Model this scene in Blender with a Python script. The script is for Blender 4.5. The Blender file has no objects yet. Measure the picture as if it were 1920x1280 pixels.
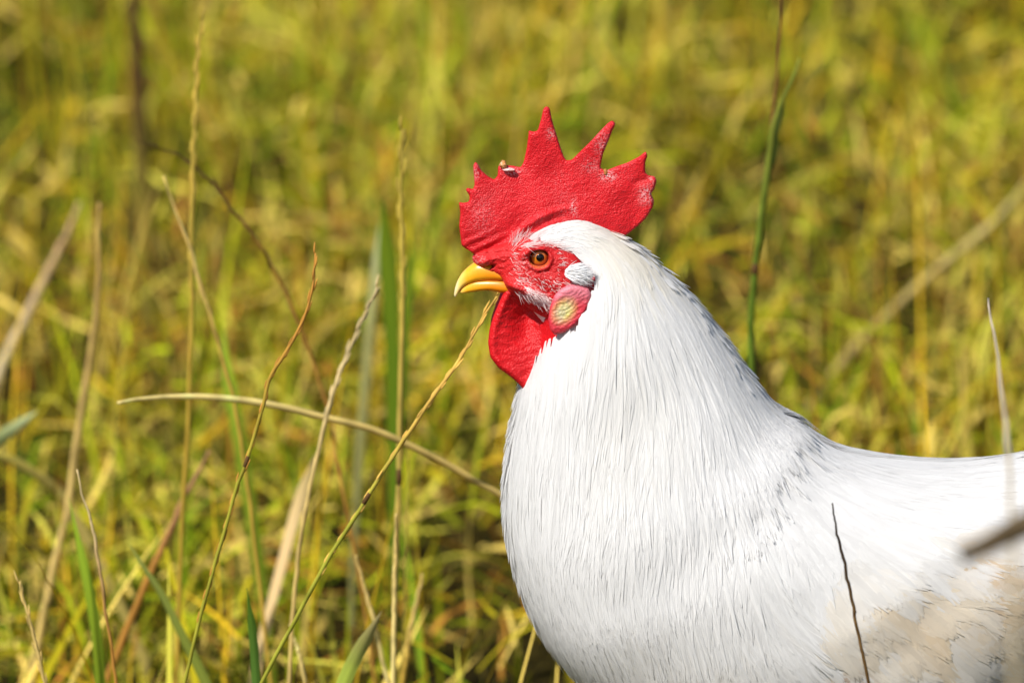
import bpy, math, random
import numpy as np
from mathutils import Vector
from mathutils.geometry import delaunay_2d_cdt

random.seed(7)
rng = np.random.default_rng(11)
scene = bpy.context.scene
COL = scene.collection

# ------------------------------------------------------------------ camera
TH = math.radians(13.0)
DIST = 4.0
ZC = 0.42                       # height of the frame centre on the rooster's mid plane
CAM = np.array([0.0, -DIST * math.cos(TH), ZC + DIST * math.sin(TH)])
FWD = np.array([0.0, math.cos(TH), -math.sin(TH)])
UP = np.array([0.0, math.sin(TH), math.cos(TH)])
cd = bpy.data.cameras.new('camera')
cam = bpy.data.objects.new('camera', cd)
COL.objects.link(cam)
cam.location = CAM
cam.rotation_euler = (math.pi / 2 - TH, 0, 0)
cd.sensor_width = 36
cd.lens = 300
cd.clip_end = 2000
cd.dof.use_dof = True
cd.dof.focus_distance = DIST - 0.03
cd.dof.aperture_fstop = 11.5
scene.camera = cam

# ------------------------------------------------------------------ sky and sun
SUN = Vector((-0.44, -0.47, 0.75)).normalized()          # towards the sun
world = bpy.data.worlds.new('World')
scene.world = world
world.use_nodes = True
wn = world.node_tree
sky = wn.nodes.new('ShaderNodeTexSky')
sky.sky_type = 'NISHITA'
sky.sun_disc = False
sky.sun_elevation = math.asin(SUN.z)
sky.sun_rotation = math.atan2(SUN.x, SUN.y)
wn.links.new(sky.outputs[0], wn.nodes['Background'].inputs[0])
wn.nodes['Background'].inputs[1].default_value = 0.09
sd = bpy.data.lights.new('sun', 'SUN')
sd.energy = 5.0
sd.angle = math.radians(0.5)
sd.color = (1.0, 0.96, 0.90)
sun = bpy.data.objects.new('sun', sd)
COL.objects.link(sun)
sun.rotation_euler = (-SUN).to_track_quat('-Z', 'Y').to_euler()
sun.location = (-3, -3, 5)

scene.view_settings.view_transform = 'Standard'
scene.view_settings.look = 'None'
scene.view_settings.exposure = 0.24
scene.view_settings.gamma = 1.0
scene.cycles.use_denoising = True
scene.cycles.max_bounces = 14
scene.cycles.diffuse_bounces = 12
scene.cycles.transmission_bounces = 12
scene.cycles.transparent_max_bounces = 8

# ------------------------------------------------------------------ helpers
def P(px, py, y=0.0):
    """photo pixel -> point on the upright plane at depth y"""
    px = np.asarray(px, float); py = np.asarray(py, float); y = np.asarray(y, float)
    a = (px - 960) / 1920 * 0.12
    b = (640 - py) / 1920 * 0.12
    dy = FWD[1] + UP[1] * b
    dz = FWD[2] + UP[2] * b
    t = (y - CAM[1]) / dy
    return np.stack(np.broadcast_arrays(a * t, CAM[1] + t * dy, CAM[2] + t * dz), -1)

def pix(p):
    """point -> photo pixel (used to tell the bare face from the feathered skin)"""
    d = p - CAM
    w = d @ FWD
    return 960 + d[..., 0] / w / 0.12 * 1920, 640 - (d @ UP) / w / 0.12 * 1920

def sm(x, a, b):
    t = np.clip((x - a) / (b - a), 0, 1)
    return t * t * (3 - 2 * t)

def new_obj(name, verts, faces, mat=None, parent=None, col=None, smooth=True):
    me = bpy.data.meshes.new(name)
    verts = np.asarray(verts, np.float32)
    if isinstance(faces, np.ndarray):
        n, k = faces.shape
        me.vertices.add(len(verts)); me.vertices.foreach_set('co', verts.ravel())
        me.loops.add(n * k); me.loops.foreach_set('vertex_index', faces.ravel().astype(np.int32))
        me.polygons.add(n)
        me.polygons.foreach_set('loop_start', np.arange(0, n * k, k, dtype=np.int32))
        me.polygons.foreach_set('loop_total', np.full(n, k, np.int32))
        me.update(calc_edges=True)
        me.validate()
    else:
        me.from_pydata([tuple(map(float, v)) for v in verts], [], [tuple(map(int, f)) for f in faces])
    if smooth:
        me.polygons.foreach_set('use_smooth', np.ones(len(me.polygons), bool))
    if col is not None:
        at = me.color_attributes.new('Col', 'FLOAT_COLOR', 'POINT')
        c = np.ones((len(verts), 4), np.float32); c[:, :3] = col
        at.data.foreach_set('color', c.ravel())
    if mat: me.materials.append(mat)
    o = bpy.data.objects.new(name, me)
    COL.objects.link(o)
    if parent: o.parent = parent
    return o

def tag(o, label=None, cat=None, group=None, kind=None):
    if label: o['label'] = label
    if cat: o['category'] = cat
    if group: o['group'] = group
    if kind: o['kind'] = kind
    return o

def empty(name, loc=(0, 0, 0)):
    o = bpy.data.objects.new(name, None)
    o.empty_display_size = 0.02
    COL.objects.link(o)
    o.location = loc
    return o

def mesh_join(parts):
    V, F, C, n = [], [], [], 0
    for v, f, *c in parts:
        V.append(np.asarray(v, float)); F += [tuple(i + n for i in q) for q in f]
        if c: C.append(np.broadcast_to(c[0], (len(v), 3)))
        n += len(v)
    return np.concatenate(V), F, (np.concatenate(C) if C else None)

def tube(pts, rad, n=8, flat=None):
    """swept tube along points with a radius at each; returns verts, faces"""
    pts = np.asarray(pts, float); m = len(pts)
    rad = np.broadcast_to(np.asarray(rad, float), (m,))
    tan = np.gradient(pts, axis=0); tan /= np.linalg.norm(tan, axis=1, keepdims=True) + 1e-12
    ref = np.array([0, 1.0, 0]) if abs(tan[0][1]) < .9 else np.array([1.0, 0, 0])
    V = []
    for i in range(m):
        s = np.cross(tan[i], ref); s /= np.linalg.norm(s) + 1e-12
        u = np.cross(s, tan[i])
        for k in range(n):
            a = 2 * math.pi * k / n
            V.append(pts[i] + rad[i] * (math.cos(a) * s + math.sin(a) * u * (flat or 1)))
    F = [(i * n + k, i * n + (k + 1) % n, (i + 1) * n + (k + 1) % n, (i + 1) * n + k)
         for i in range(m - 1) for k in range(n)]
    F += [tuple(range(n - 1, -1, -1)), tuple(range((m - 1) * n, m * n))]
    return np.array(V), F

def spline(pts, n):
    """Catmull-Rom resample of a polyline"""
    p = np.asarray(pts, float)
    p = np.vstack([2 * p[0] - p[1], p, 2 * p[-1] - p[-2]])
    m = len(p) - 3
    t = np.linspace(0, m - 1e-9, n); i = t.astype(int); f = (t - i)[:, None]
    a, b, c, d = p[i], p[i + 1], p[i + 2], p[i + 3]
    return .5 * (2 * b + (c - a) * f + (2 * a - 5 * b + 4 * c - d) * f ** 2 + (3 * b - a - 3 * c + d) * f ** 3)

def fbm(x, y, seed=0, octv=4):
    r = np.random.default_rng(seed); out = 0; amp = 1; tot = 0
    for o in range(octv):
        for _ in range(3):
            th = r.uniform(0, 2 * math.pi); ph = r.uniform(0, 2 * math.pi)
            out = out + amp * np.sin((x * math.cos(th) + y * math.sin(th)) * 2 ** o * r.uniform(.7, 1.4) + ph)
        tot += 3 * amp * .6; amp *= .6
    return out / tot

# ------------------------------------------------------------------ materials
class NT:
    def __init__(s, name):
        s.m = bpy.data.materials.new(name); s.m.use_nodes = True
        s.t = s.m.node_tree; s.b = s.t.nodes['Principled BSDF']; s.out = s.t.nodes['Material Output']
    def n(s, typ, **kw):
        x = s.t.nodes.new(typ)
        for k, v in kw.items():
            if k in x.inputs: x.inputs[k].default_value = v
            else: setattr(x, k, v)
        return x
    def l(s, a, b): s.t.links.new(a, b)
    def mix(s, fac, a, b, mode='MIX'):
        x = s.n('ShaderNodeMix', data_type='RGBA', blend_type=mode)
        for sock, v in ((x.inputs[0], fac), (x.inputs[6], a), (x.inputs[7], b)):
            if isinstance(v, (int, float)): sock.default_value = v
            elif isinstance(v, tuple): sock.default_value = (*v, 1)[:4]
            else: s.l(v, sock)
        return x.outputs[2]
    def ramp(s, fac, stops):
        x = s.n('ShaderNodeValToRGB')
        e = x.color_ramp.elements
        while len(e) < len(stops): e.new(0.5)
        for q, (p, c) in zip(e, stops): q.position = p; q.color = (*c, 1)
        s.l(fac, x.inputs[0]); return x.outputs[0]
    def attr(s): return s.n('ShaderNodeAttribute', attribute_name='Col').outputs['Color']
    def coord(s): return s.n('ShaderNodeTexCoord').outputs['Object']
    def set(s, **kw):
        for k, v in kw.items(): s.b.inputs[k.replace('_', ' ')].default_value = v

def skin_material(name, base, dark, pale, bump=0.5, scale=1400, sss=0.12, pale_amt=.12, rough=.5, attr=False, flakes=False):
    t = NT(name); co = t.coord()
    vo = t.n('ShaderNodeTexVoronoi', Scale=scale); t.l(co, vo.inputs['Vector'])
    n1 = t.n('ShaderNodeTexNoise', Scale=scale * .45, Detail=4.0); t.l(co, n1.inputs['Vector'])
    n2 = t.n('ShaderNodeTexNoise', Scale=60.0, Detail=5.0); t.l(co, n2.inputs['Vector'])
    n3 = t.n('ShaderNodeTexNoise', Scale=55.0, Detail=2.0); t.l(co, n3.inputs['Vector'])
    n4 = t.n('ShaderNodeTexNoise', Scale=1100.0, Detail=3.0); t.l(co, n4.inputs['Vector'])
    c = t.ramp(n2.outputs[0], [(.3, dark), (.62, base)])
    if attr: c = t.mix(1.0, c, t.attr(), 'MULTIPLY')
    pm = t.mix(1.0, t.ramp(n3.outputs[0], [(.55, (0, 0, 0)), (.68, (pale_amt * 2,) * 3)]), t.ramp(n4.outputs[0], [(.50, (0, 0, 0)), (.60, (1, 1, 1))]), 'MULTIPLY')
    c = t.mix(pm, c, pale)
    if flakes:      # dry white flakes where the mesh marks them
        c = t.mix(t.mix(1.0, t.attr(), t.ramp(n4.outputs[0], [(.44, (0, 0, 0)), (.58, (1, 1, 1))]), 'MULTIPLY'), c, (.86, .62, .62))
    t.l(c, t.b.inputs['Base Color'])
    add = t.n('ShaderNodeMath', operation='ADD')
    t.l(vo.outputs['Distance'], add.inputs[0]); t.l(n1.outputs[0], add.inputs[1])
    bp = t.n('ShaderNodeBump', Strength=bump, Distance=.0006); t.l(add.outputs[0], bp.inputs['Height'])
    t.l(bp.outputs[0], t.b.inputs['Normal'])
    t.set(Roughness=rough, Subsurface_Weight=sss, Subsurface_Scale=.003)
    t.b.inputs['Subsurface Radius'].default_value = (1, .2, .1)
    t.b.inputs['Specular IOR Level'].default_value = .28
    return t.m

def feather_material(name, transl=.22, rough=.55, spec=.25):
    t = NT(name); c = t.attr()
    t.l(c, t.b.inputs['Base Color']); t.set(Roughness=rough)
    t.b.inputs['Specular IOR Level'].default_value = spec
    tr = t.n('ShaderNodeBsdfTranslucent'); t.l(c, tr.inputs[0])
    mx = t.n('ShaderNodeMixShader'); mx.inputs[0].default_value = transl
    t.l(t.b.outputs[0], mx.inputs[1]); t.l(tr.outputs[0], mx.inputs[2]); t.l(mx.outputs[0], t.out.inputs[0])
    return t.m

def plain(name, col, rough=.5, noise=.25, scale=200.0, bump=.2):
    t = NT(name); co = t.coord()
    n1 = t.n('ShaderNodeTexNoise', Scale=scale, Detail=5.0); t.l(co, n1.inputs['Vector'])
    c = t.ramp(n1.outputs[0], [(.3, tuple(x * (1 - noise) for x in col)), (.7, tuple(min(1, x * (1 + noise)) for x in col))])
    t.l(c, t.b.inputs['Base Color'])
    bp = t.n('ShaderNodeBump', Strength=bump, Distance=.001); t.l(n1.outputs[0], bp.inputs['Height'])
    t.l(bp.outputs[0], t.b.inputs['Normal']); t.set(Roughness=rough)
    return t.m

M_comb = skin_material('comb_skin', (.68, .013, .020), (.54, .008, .013), (.85, .42, .45), bump=.6, scale=1500, pale_amt=.05, rough=.42, flakes=True)
M_face = skin_material('face_skin', (.60, .014, .016), (.40, .008, .010), (.80, .38, .38), bump=.5, scale=1500, pale_amt=.3, attr=True)
M_wattle = skin_material('wattle_skin', (.58, .006, .010), (.45, .004, .008), (.75, .2, .2), bump=.5, scale=1100, pale_amt=.1, sss=.04)
M_feather = feather_material('white_feather', .58, .7, .15)
M_down = feather_material('ear_down', .12, .8, .1)
M_under = plain('down_skin', (.80, .79, .77), .8, .06, 300.0)
M_blade = feather_material('grass_blade', .22, .6, .08)
M_scale = plain('leg_scale', (.62, .40, .06), .45, .2, 400.0)
M_claw = plain('claw_horn', (.45, .38, .25), .4, .2, 300.0)

# ------------------------------------------------------------------ ground
def ground_z(x, y):
    return 0.012 * fbm(x * 2.2, y * 2.2, 5)

t = NT('soil_and_thatch'); co = t.coord()
g1 = t.n('ShaderNodeTexNoise', Scale=9.0, Detail=10.0, Roughness=.65); t.l(co, g1.inputs['Vector'])
g2 = t.n('ShaderNodeTexNoise', Scale=120.0, Detail=6.0); t.l(co, g2.inputs['Vector'])
c = t.ramp(g1.outputs[0], [(.25, (.025, .018, .005)), (.5, (.07, .053, .010)), (.75, (.14, .10, .02))])
c2 = t.ramp(g2.outputs[0], [(.3, (.35, .35, .35)), (.7, (1, 1, 1))])
t.l(t.mix(1.0, c, c2, 'MULTIPLY'), t.b.inputs['Base Color'])
bp = t.n('ShaderNodeBump', Strength=1.0, Distance=.03); t.l(g2.outputs[0], bp.inputs['Height'])
t.l(bp.outputs[0], t.b.inputs['Normal']); t.set(Roughness=1.0); t.b.inputs['Specular IOR Level'].default_value = .05
M_soil = t.m
gx = np.concatenate([[-400, -120, -40, -15], np.linspace(-6, 6, 70), [15, 40, 120, 400]])
gy = np.concatenate([[-400, -120, -40, -15], np.linspace(-6, 14, 100), [25, 60, 150, 400]])
GX, GY = np.meshgrid(gx, gy, indexing='ij')
GZ = ground_z(GX, GY) * (np.abs(GX) < 7) * (GY < 15) * (GY > -7)
gv = np.stack([GX, GY, GZ], -1).reshape(-1, 3)
ny_ = len(gy)
gf = np.array([(i * ny_ + j, (i + 1) * ny_ + j, (i + 1) * ny_ + j + 1, i * ny_ + j + 1)
               for i in range(len(gx) - 1) for j in range(ny_ - 1)])
tag(new_obj('ground', gv, gf, M_soil), kind='structure')

# ------------------------------------------------------------------ rooster body surface
# sections: (front pixel, back pixel, half width in mm), head -> neck -> breast -> tail root
SEC = [((948, 540), (938, 484), 5), ((965, 556), (962, 462), 9), ((990, 580), (995, 440), 12.5),
       ((1010, 610), (1040, 420), 12.5), ((1008, 650), (1092, 414), 14), ((996, 695), (1146, 438), 20),
       ((978, 735), (1200, 474), 28.5), ((968, 790), (1262, 530), 36), ((957, 850), (1318, 592), 42),
       ((952, 915), (1368, 660), 48), ((954, 980), (1412, 722), 54), ((968, 1050), (1450, 772), 60),
       ((993, 1126), (1504, 800), 66), ((1036, 1201), (1556, 841), 71), ((1102, 1275), (1630, 862), 74),
       ((1215, 1362), (1712, 874), 76), ((1390, 1430), (1800, 878), 76), ((1520, 1492), (1885, 870), 73),
       ((1700, 1470), (1960, 854), 66), ((1860, 1390), (2030, 820), 55), ((1990, 1270), (2095, 795), 42),
       ((2085, 1120), (2145, 775), 28), ((2140, 980), (2175, 780), 14)]
NU, NV = 260, 160
fr = P(*np.array([s[0] for s in SEC], float).T, 0.0)
bk = P(*np.array([s[1] for s in SEC], float).T, 0.0)
hw = np.array([s[2] for s in SEC], float)[:, None] / 1000
FR, BK, HW = spline(fr, NU), spline(bk, NU), spline(np.hstack([hw, hw]), NU)[:, :1]
va = np.linspace(-math.pi, math.pi, NV, endpoint=False)
def se(x, e): return np.sign(x) * np.abs(x) ** e
ctr = (FR + BK) / 2; ax = (BK - FR) / 2
S = ctr[:, None] + ax[:, None] * se(np.cos(va), .92)[None, :, None]
S[..., 1] += HW * se(np.sin(va), .92)[None, :]
uu = np.linspace(0, 1, NU)[:, None]
# gentle lumps in the plumage
S[..., 1] *= 1 + .03 * fbm(uu * 30, va[None] * 3, 3) * sm(uu, .2, .4)
SU = np.gradient(S, axis=0) * NU
SV = (np.roll(S, -1, 1) - np.roll(S, 1, 1)) / 2 * NV
N_ = np.cross(SV, SU); N_ /= np.linalg.norm(N_, axis=2, keepdims=True) + 1e-12
if (N_[NU // 2, NV // 4, 1] > 0): N_ = -N_          # near side must point to -y
LU = np.maximum(np.linalg.norm(SU, axis=2), .04); LV = np.maximum(np.linalg.norm(SV, axis=2), .02)
TV = SV / (np.linalg.norm(SV, axis=2, keepdims=True) + 1e-12)

def samp(A, u, v):
    x = np.clip(u, 0, .9999) * (NU - 1); i = x.astype(int); f = x - i; i1 = np.minimum(i + 1, NU - 1)
    yv = (v % 1.0) * NV; j = yv.astype(int) % NV; g = yv - np.floor(yv); j1 = (j + 1) % NV
    if A.ndim == 3: f = f[..., None]; g = g[..., None]
    return (A[i, j] * (1 - f) + A[i1, j] * f) * (1 - g) + (A[i, j1] * (1 - f) + A[i1, j1] * f) * g

def in_poly(x, y, poly):
    inside = np.zeros(x.shape, bool); n = len(poly)
    for k in range(n):
        x0, y0 = poly[k]; x1, y1 = poly[(k + 1) % n]
        c = ((y0 > y) != (y1 > y)) & (x < (x1 - x0) * (y - y0) / (y1 - y0 + 1e-9) + x0)
        inside ^= c
    return inside

FACE_POLY = [(880, 440), (955, 452), (974, 468), (996, 457), (1027, 455), (1059, 463), (1090, 477), (1112, 493), (1119, 512),
             (1113, 545), (1106, 572), (1082, 600), (1048, 622), (1030, 634), (1004, 676), (975, 722), (940, 740), (880, 640)]

rooster = empty('rooster', (0.16, 0, 0))
tag(rooster, 'white rooster with large red comb and yellow beak standing side-on in the grass', 'rooster')
OFF = np.array([0.16, 0, 0])
def rpart(name, v, f, mat, parent=None, col=None, **kw):
    """a part given in world coordinates, stored relative to the rooster's base"""
    return new_obj(name, np.asarray(v) - OFF, f, mat, parent or rooster, col, **kw)

bv = S.reshape(-1, 3)
bf = [(i * NV + j, i * NV + (j + 1) % NV, (i + 1) * NV + (j + 1) % NV, (i + 1) * NV + j) for i in range(NU - 1) for j in range(NV)]
bf += [tuple(range(NV)), tuple(range(NU * NV - 1, (NU - 1) * NV - 1, -1))]
body = rpart('body', bv - (N_.reshape(-1, 3) * .0015), bf, M_under)

# ------------------------------------------------------------------ feathers
WING_POLY = [(1570, 1040), (1620, 1000), (1800, 1010), (2050, 1040), (2120, 1150), (2000, 1230), (1880, 1260), (1760, 1300), (1600, 1330), (1545, 1290), (1540, 1180)]

FLOW = np.array([(1000, 800, -.22, 1), (945, 850, -.1, 1), (1050, 750, -.2, 1), (1150, 600, -.05, 1), (1200, 520, .3, 1), (1260, 560, .55, 1), (1300, 650, .42, 1),
    (1400, 760, .5, 1), (1200, 850, -.18, 1), (1300, 900, -.02, 1), (1100, 1000, -.25, 1), (960, 1050, .25, 1), (1250, 1050, -.12, 1), (1400, 1050, .1, 1), (1450, 930, .3, 1),
    (1480, 840, .5, 1), (1550, 950, .7, 1), (1530, 840, 1, .9), (1650, 900, 1, .5), (1750, 880, 1, .1), (1850, 900, 1, .12), (1700, 1050, 1, .8), (1850, 1000, 1, .42), (1550, 1150, .45, 1),
    (1650, 1200, .65, 1), (1850, 1200, .9, 1), (1900, 1100, 1, .8), (1300, 1200, .05, 1), (1100, 1200, .25, 1), (1120, 425, 1, .25), (1180, 465, 1, .8), (1060, 425, 1, -.15),
    (990, 440, 1, -.6), (1200, 1400, .5, 1), (1600, 1400, 1, .6), (2000, 1000, 1, 0), (2000, 1250, 1, .2), (1128, 520, .2, 1), (1060, 640, -.3, 1), (1095, 466, 1, .5), (1060, 448, 1, .15), (1122, 490, .7, 1), (1118, 560, -.1, 1)], float)
FLOW[:, 2:] /= np.linalg.norm(FLOW[:, 2:], axis=1, keepdims=True)
def mirror(p):
    q = p.copy(); q[..., 1] = -np.abs(q[..., 1]); return q
def lay(u, v):
    """direction a feather lies in, as (along, across) on the skin"""
    p = samp(S, u, v); su = samp(SU, u, v); su = su / (np.linalg.norm(su, axis=1, keepdims=True) + 1e-9); tv = samp(TV, u, v)
    x0, y0 = pix(mirror(p)); e = .001
    flip = np.where(p[:, 1:2] > 0, -1.0, 1.0) * np.array([[0, 1, 0]]) + np.array([[1, 0, 1]])
    xa, ya = pix(mirror(p) + su * flip * e); xb, yb = pix(mirror(p) + tv * flip * e)
    w = 1 / (((x0[:, None] - FLOW[:, 0]) ** 2 + (y0[:, None] - FLOW[:, 1]) ** 2) + 300) ** 1.5
    D = (w[..., None] * FLOW[:, 2:]).sum(1) / w.sum(1)[:, None]
    a = np.stack([xa - x0, ya - y0], 1) / 4; b = np.stack([xb - x0, yb - y0], 1) / 4
    # least squares keeps it stable where the skin turns away from view
    g = (a * a).sum(1) + .02; h = (b * b).sum(1) + .25; m = (a * b).sum(1); ra = (a * D).sum(1); rb = (b * D).sum(1)
    det = g * h - m * m
    al = (ra * h - rb * m) / det; be = (rb * g - ra * m) / det
    al = np.maximum(al, .15); be = np.clip(be, -1.6 * al, 1.6 * al)
    n = np.hypot(al, be)
    return al / n, be / n
def make_feathers(n, dens, spec, strands, segs, seed, lift_extra=0.0):
    """n feathers sampled on the body by density; each is a bundle of barb strands hugging the surface.
    spec(u, v, px, py) -> length, width, lift, fluff arrays"""
    r = np.random.default_rng(seed)
    area = np.linalg.norm(np.cross(SU, SV), axis=2)
    Sm = S.copy(); Sm[..., 1] = -np.abs(Sm[..., 1])
    PX, PY = pix(Sm)
    w = (area * dens(uu + 0 * va[None], va[None] + 0 * uu, PX, PY)).ravel()
    cell = r.choice(len(w), n, p=w / w.sum())
    u0 = (cell // NV + r.uniform(-.5, .5, n)) / (NU - 1); v0 = (cell % NV + r.uniform(-.5, .5, n)) / NV
    p0 = samp(S, u0, v0); pm = p0.copy(); pm[:, 1] = -np.abs(pm[:, 1])
    px, py = pix(pm)
    L, W, lift, fluff = spec(u0, v0, px, py)
    L = L * r.uniform(.8, 1.2, n); W = W * r.uniform(.85, 1.15, n)
    col = stain(px, py, r.uniform(0, 1, n), r)
    swirl = r.normal(0, .08, n) + .12 * fbm(px / 40, py / 40, 8)
    K = strands
    tt = np.linspace(-1, 1, K)[None] + r.uniform(-.12, .12, (n, K))
    send = 1 - .30 * np.abs(tt) ** 1.5 - r.uniform(0, .09, (n, K))
    roll = tt * .08 + r.normal(0, .035, (n, K))
    jit = 1 + r.normal(0, .025, (n, K)) 
    flf = r.normal(0, 1, (n, K)) * fluff[:, None]
    lat_drift = r.normal(0, .10, (n, K))
    # middle line of every feather, following the lay of the plumage
    MS = 12
    pu, pv, pa, pb = [u0], [v0], [], []
    for k in range(MS):
        al, be = lay(pu[-1], pv[-1])
        cs, sn = np.cos(swirl), np.sin(swirl)
        al, be = al * cs - be * sn, be * cs + al * sn
        pa.append(al); pb.append(be)
        pu.append(np.clip(pu[-1] + al * L / MS / samp(LU, pu[-1], pv[-1]), 0, .9995))
        pv.append(pv[-1] + be * L / MS / samp(LV, pu[-1], pv[-1]))
    pa.append(al); pb.append(be)
    pu, pv, pa, pb = [np.stack(q, 1) for q in (pu, pv, pa, pb)]
    rows = []; ar = np.arange(n)[:, None]
    for k in range(segs + 1):
        s = k / segs * send
        xx = np.clip(s * MS, 0, MS - 1e-6); i = xx.astype(int); f = xx - i
        it = lambda A: A[ar, i] * (1 - f) + A[ar, i + 1] * f
        uc_, vc_, al, be = it(pu), it(pv), it(pa), it(pb)
        shape = np.minimum(1, (s / .25 + .15)) * np.clip(1.06 - s, 0, 1) ** .55
        lat = tt * W[:, None] * .5 * shape + lat_drift * W[:, None] * s ** 2
        u = np.clip(uc_ - be * lat / samp(LU, uc_, vc_), 0, .9995); v = vc_ + al * lat / samp(LV, uc_, vc_)
        c = samp(S, u, v); nn = samp(N_, u, v); tv = samp(TV, u, v); su = samp(SU, u, v)
        su = su / (np.linalg.norm(su, axis=2, keepdims=True) + 1e-9)
        nn = nn / (np.linalg.norm(nn, axis=2, keepdims=True) + 1e-9)
        h = (.0004 + lift_extra + lift[:, None] * (.25 + .75 * s ** 1.1) + W[:, None] * .03 * (1 - np.abs(tt)) * shape + flf * s ** 2 * .00045)
        c = c + nn * h[..., None]
        ac = tv * al[..., None] - su * be[..., None]
        d = ac * np.cos(roll)[..., None] + nn * np.sin(roll)[..., None]
        wk = W[:, None] / K * 1.75 * (1.0 if k < segs else .12) * np.clip(1.25 - s * .7, .2, 1)
        rows.append(np.stack([c - d * wk[..., None], c + d * wk[..., None]], 2))       # n,K,2,3
    V = np.stack(rows, 2)                                                             # n,K,segs+1,2,3
    C = np.broadcast_to((col[:, None] * jit[..., None])[:, :, None, None], V.shape)
    ns = n * K; base = np.arange(ns)[:, None] * (segs + 1) * 2
    k2 = np.arange(segs)[None] * 2
    F = np.stack([base + k2, base + k2 + 1, base + k2 + 3, base + k2 + 2], -1).reshape(-1, 4)
    return V.reshape(-1, 3), F, np.clip(C.reshape(-1, 3), 0, .94)

def stain(px, py, rnd, r):
    """plumage colour: white, with cream and straw-coloured stains on wing and flank"""
    n = len(px)
    c = np.tile(np.array([.885, .88, .872]), (n, 1))
    def blend(m, colr):
        nonlocal c
        m = np.clip(m, 0, 1)[:, None]; c = c * (1 - m) + np.array(colr) * m
    nz = .5 + .5 * fbm(px / 45, py / 45, 21); nz2 = .5 + .5 * fbm(px / 18, py / 30, 22)
    g = lambda x, y, sx, sy: np.exp(-((px - x) / sx) ** 2 - ((py - y) / sy) ** 2)
    cream = (.85, .70, .42); straw = (.72, .52, .24); rust = (.50, .22, .06)
    blend((g(1640, 1165, 95, 70) + g(1740, 1100, 100, 55) + .5 * g(1530, 1250, 60, 50)) * (.35 + .7 * nz) * (.7 + rnd * .3) * .62, cream)
    blend((g(1680, 1140, 45, 28) + g(1570, 1262, 45, 26)) * nz2 * (.25 + .4 * rnd), straw)
    blend((g(1860, 1140, 60, 70) + g(1800, 1040, 50, 25)) * nz2 * (.6 + .4 * rnd) * 1.2, straw)
    blend((g(1905, 1175, 32, 26) + g(1570, 1270, 40, 26)) * (rnd > .3) * nz2 * 1.6, rust)
    blend((g(1330, 1140, 70, 90) + g(1180, 1120, 120, 80)) * nz * rnd * .35, (.80, .73, .62))
    blend((g(1120, 435, 60, 26)) * (.3 + .5 * nz), (.84, .79, .66))
    blend((g(975, 450, 22, 20)) * .7, (.82, .56, .54))
    blend(g(1160, 640, 60, 90) * nz * .2, (.84, .80, .68))
    blend(np.full(n, 1.0) * sm(px, 1850, 1960) * sm(-py, -880, -840), (.82, .72, .48))
    return c

def bare(px, py): return ~in_poly(px, py, FACE_POLY)

def cape(va_):
    """where the hackle ends: an overhanging edge at the back, merging into the breast in front"""
    k = (1 - np.cos(va_)) / 2
    return .505 + .02 * np.sin(va_ * 7) * k + .16 * sm(k, .02, .5)
# region weights along u: head .. hackle .. breast/back
def d_hackle(u, v, px, py):
    return bare(px, py) * (px > 955) * sm(u, .05, .10) * (u < cape(v) - .01) * (1 + 3 * sm(-u, -.28, -.14))
def s_hackle(u, v, px, py):
    k = sm(u, .10, .34)
    L = .0085 + .062 * k; W = .0032 + .0042 * k
    back = (1 + np.cos(2 * math.pi * v - math.pi)) / 2
    va_ = 2 * math.pi * v - math.pi
    room = (cape(va_) - u) * samp(LU, u, v) + .004
    room = room + .020 * np.abs(np.sin(u * 733.0 + v * 419.0)); lift = .0006 + .0007 * k + .0004 * sm(L - room, -.03, .01) * sm(back, .72, .93)
    L = np.where(back > .72, np.minimum(L, np.maximum(room, .014)), L)
    return L, W, lift, .35 + .5 * k
def d_breast(u, v, px, py):
    return bare(px, py) * sm(u, .30, .42)
def s_breast(u, v, px, py):
    back = (1 + np.cos(2 * math.pi * v - math.pi)) / 2
    k = sm(u, .4, .7)
    L = .026 + .022 * k + .022 * back; W = .010 + .005 * k
    return L, W, .0008 + .0005 * k, .5 + .8 * (1 - back)
def d_wing(u, v, px, py):
    return in_poly(px, py, WING_POLY) * 1.0
def s_wing(u, v, px, py):
    k = sm(px, 1500, 1950)
    return .030 + .055 * k, .014 + .006 * k, .0012 + .0010 * k, np.full(len(u), .25)

def d_loose(u, v, px, py):
    return bare(px, py) * sm(u, .18, .3) * (sm(-np.cos(v), .94, .995) + .6 * sm(np.cos(v), .95, .995) * (u < .44)) * (u < .75)
def s_loose(u, v, px, py):
    return .012 + .010 * sm(u, .2, .5), np.full(len(u), .0010),  .0010 + .0026 * np.abs(np.sin(u * 911.0 + v * 377.0)), np.full(len(u), 1.5)
for args in (('loose_barbs', 1500, d_loose, s_loose, 2, 4, 34, .0006), ('breast_feathers', 6500, d_breast, s_breast, 15, 4, 31, 0.0),
             ('hackle_feathers', 5200, d_hackle, s_hackle, 15, 5, 32, .0007)):
    nm, n, d, s, K, sg, seed, le = args
    v_, f_, c_ = make_feathers(n, d, s, K, sg, seed, le)
    o = rpart(nm, v_, f_, M_feather, col=c_); o['kind'] = 'stuff'
for side in (-1, 1):
    v_, f_, c_ = make_feathers(260, lambda u, v, px, py: d_wing(u, v, px, py) * (np.sin(v) * side > 0), s_wing, 21, 6, 33, .0008)
    o = rpart('wing', v_, f_, M_feather, col=c_); o['kind'] = 'stuff'

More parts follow.
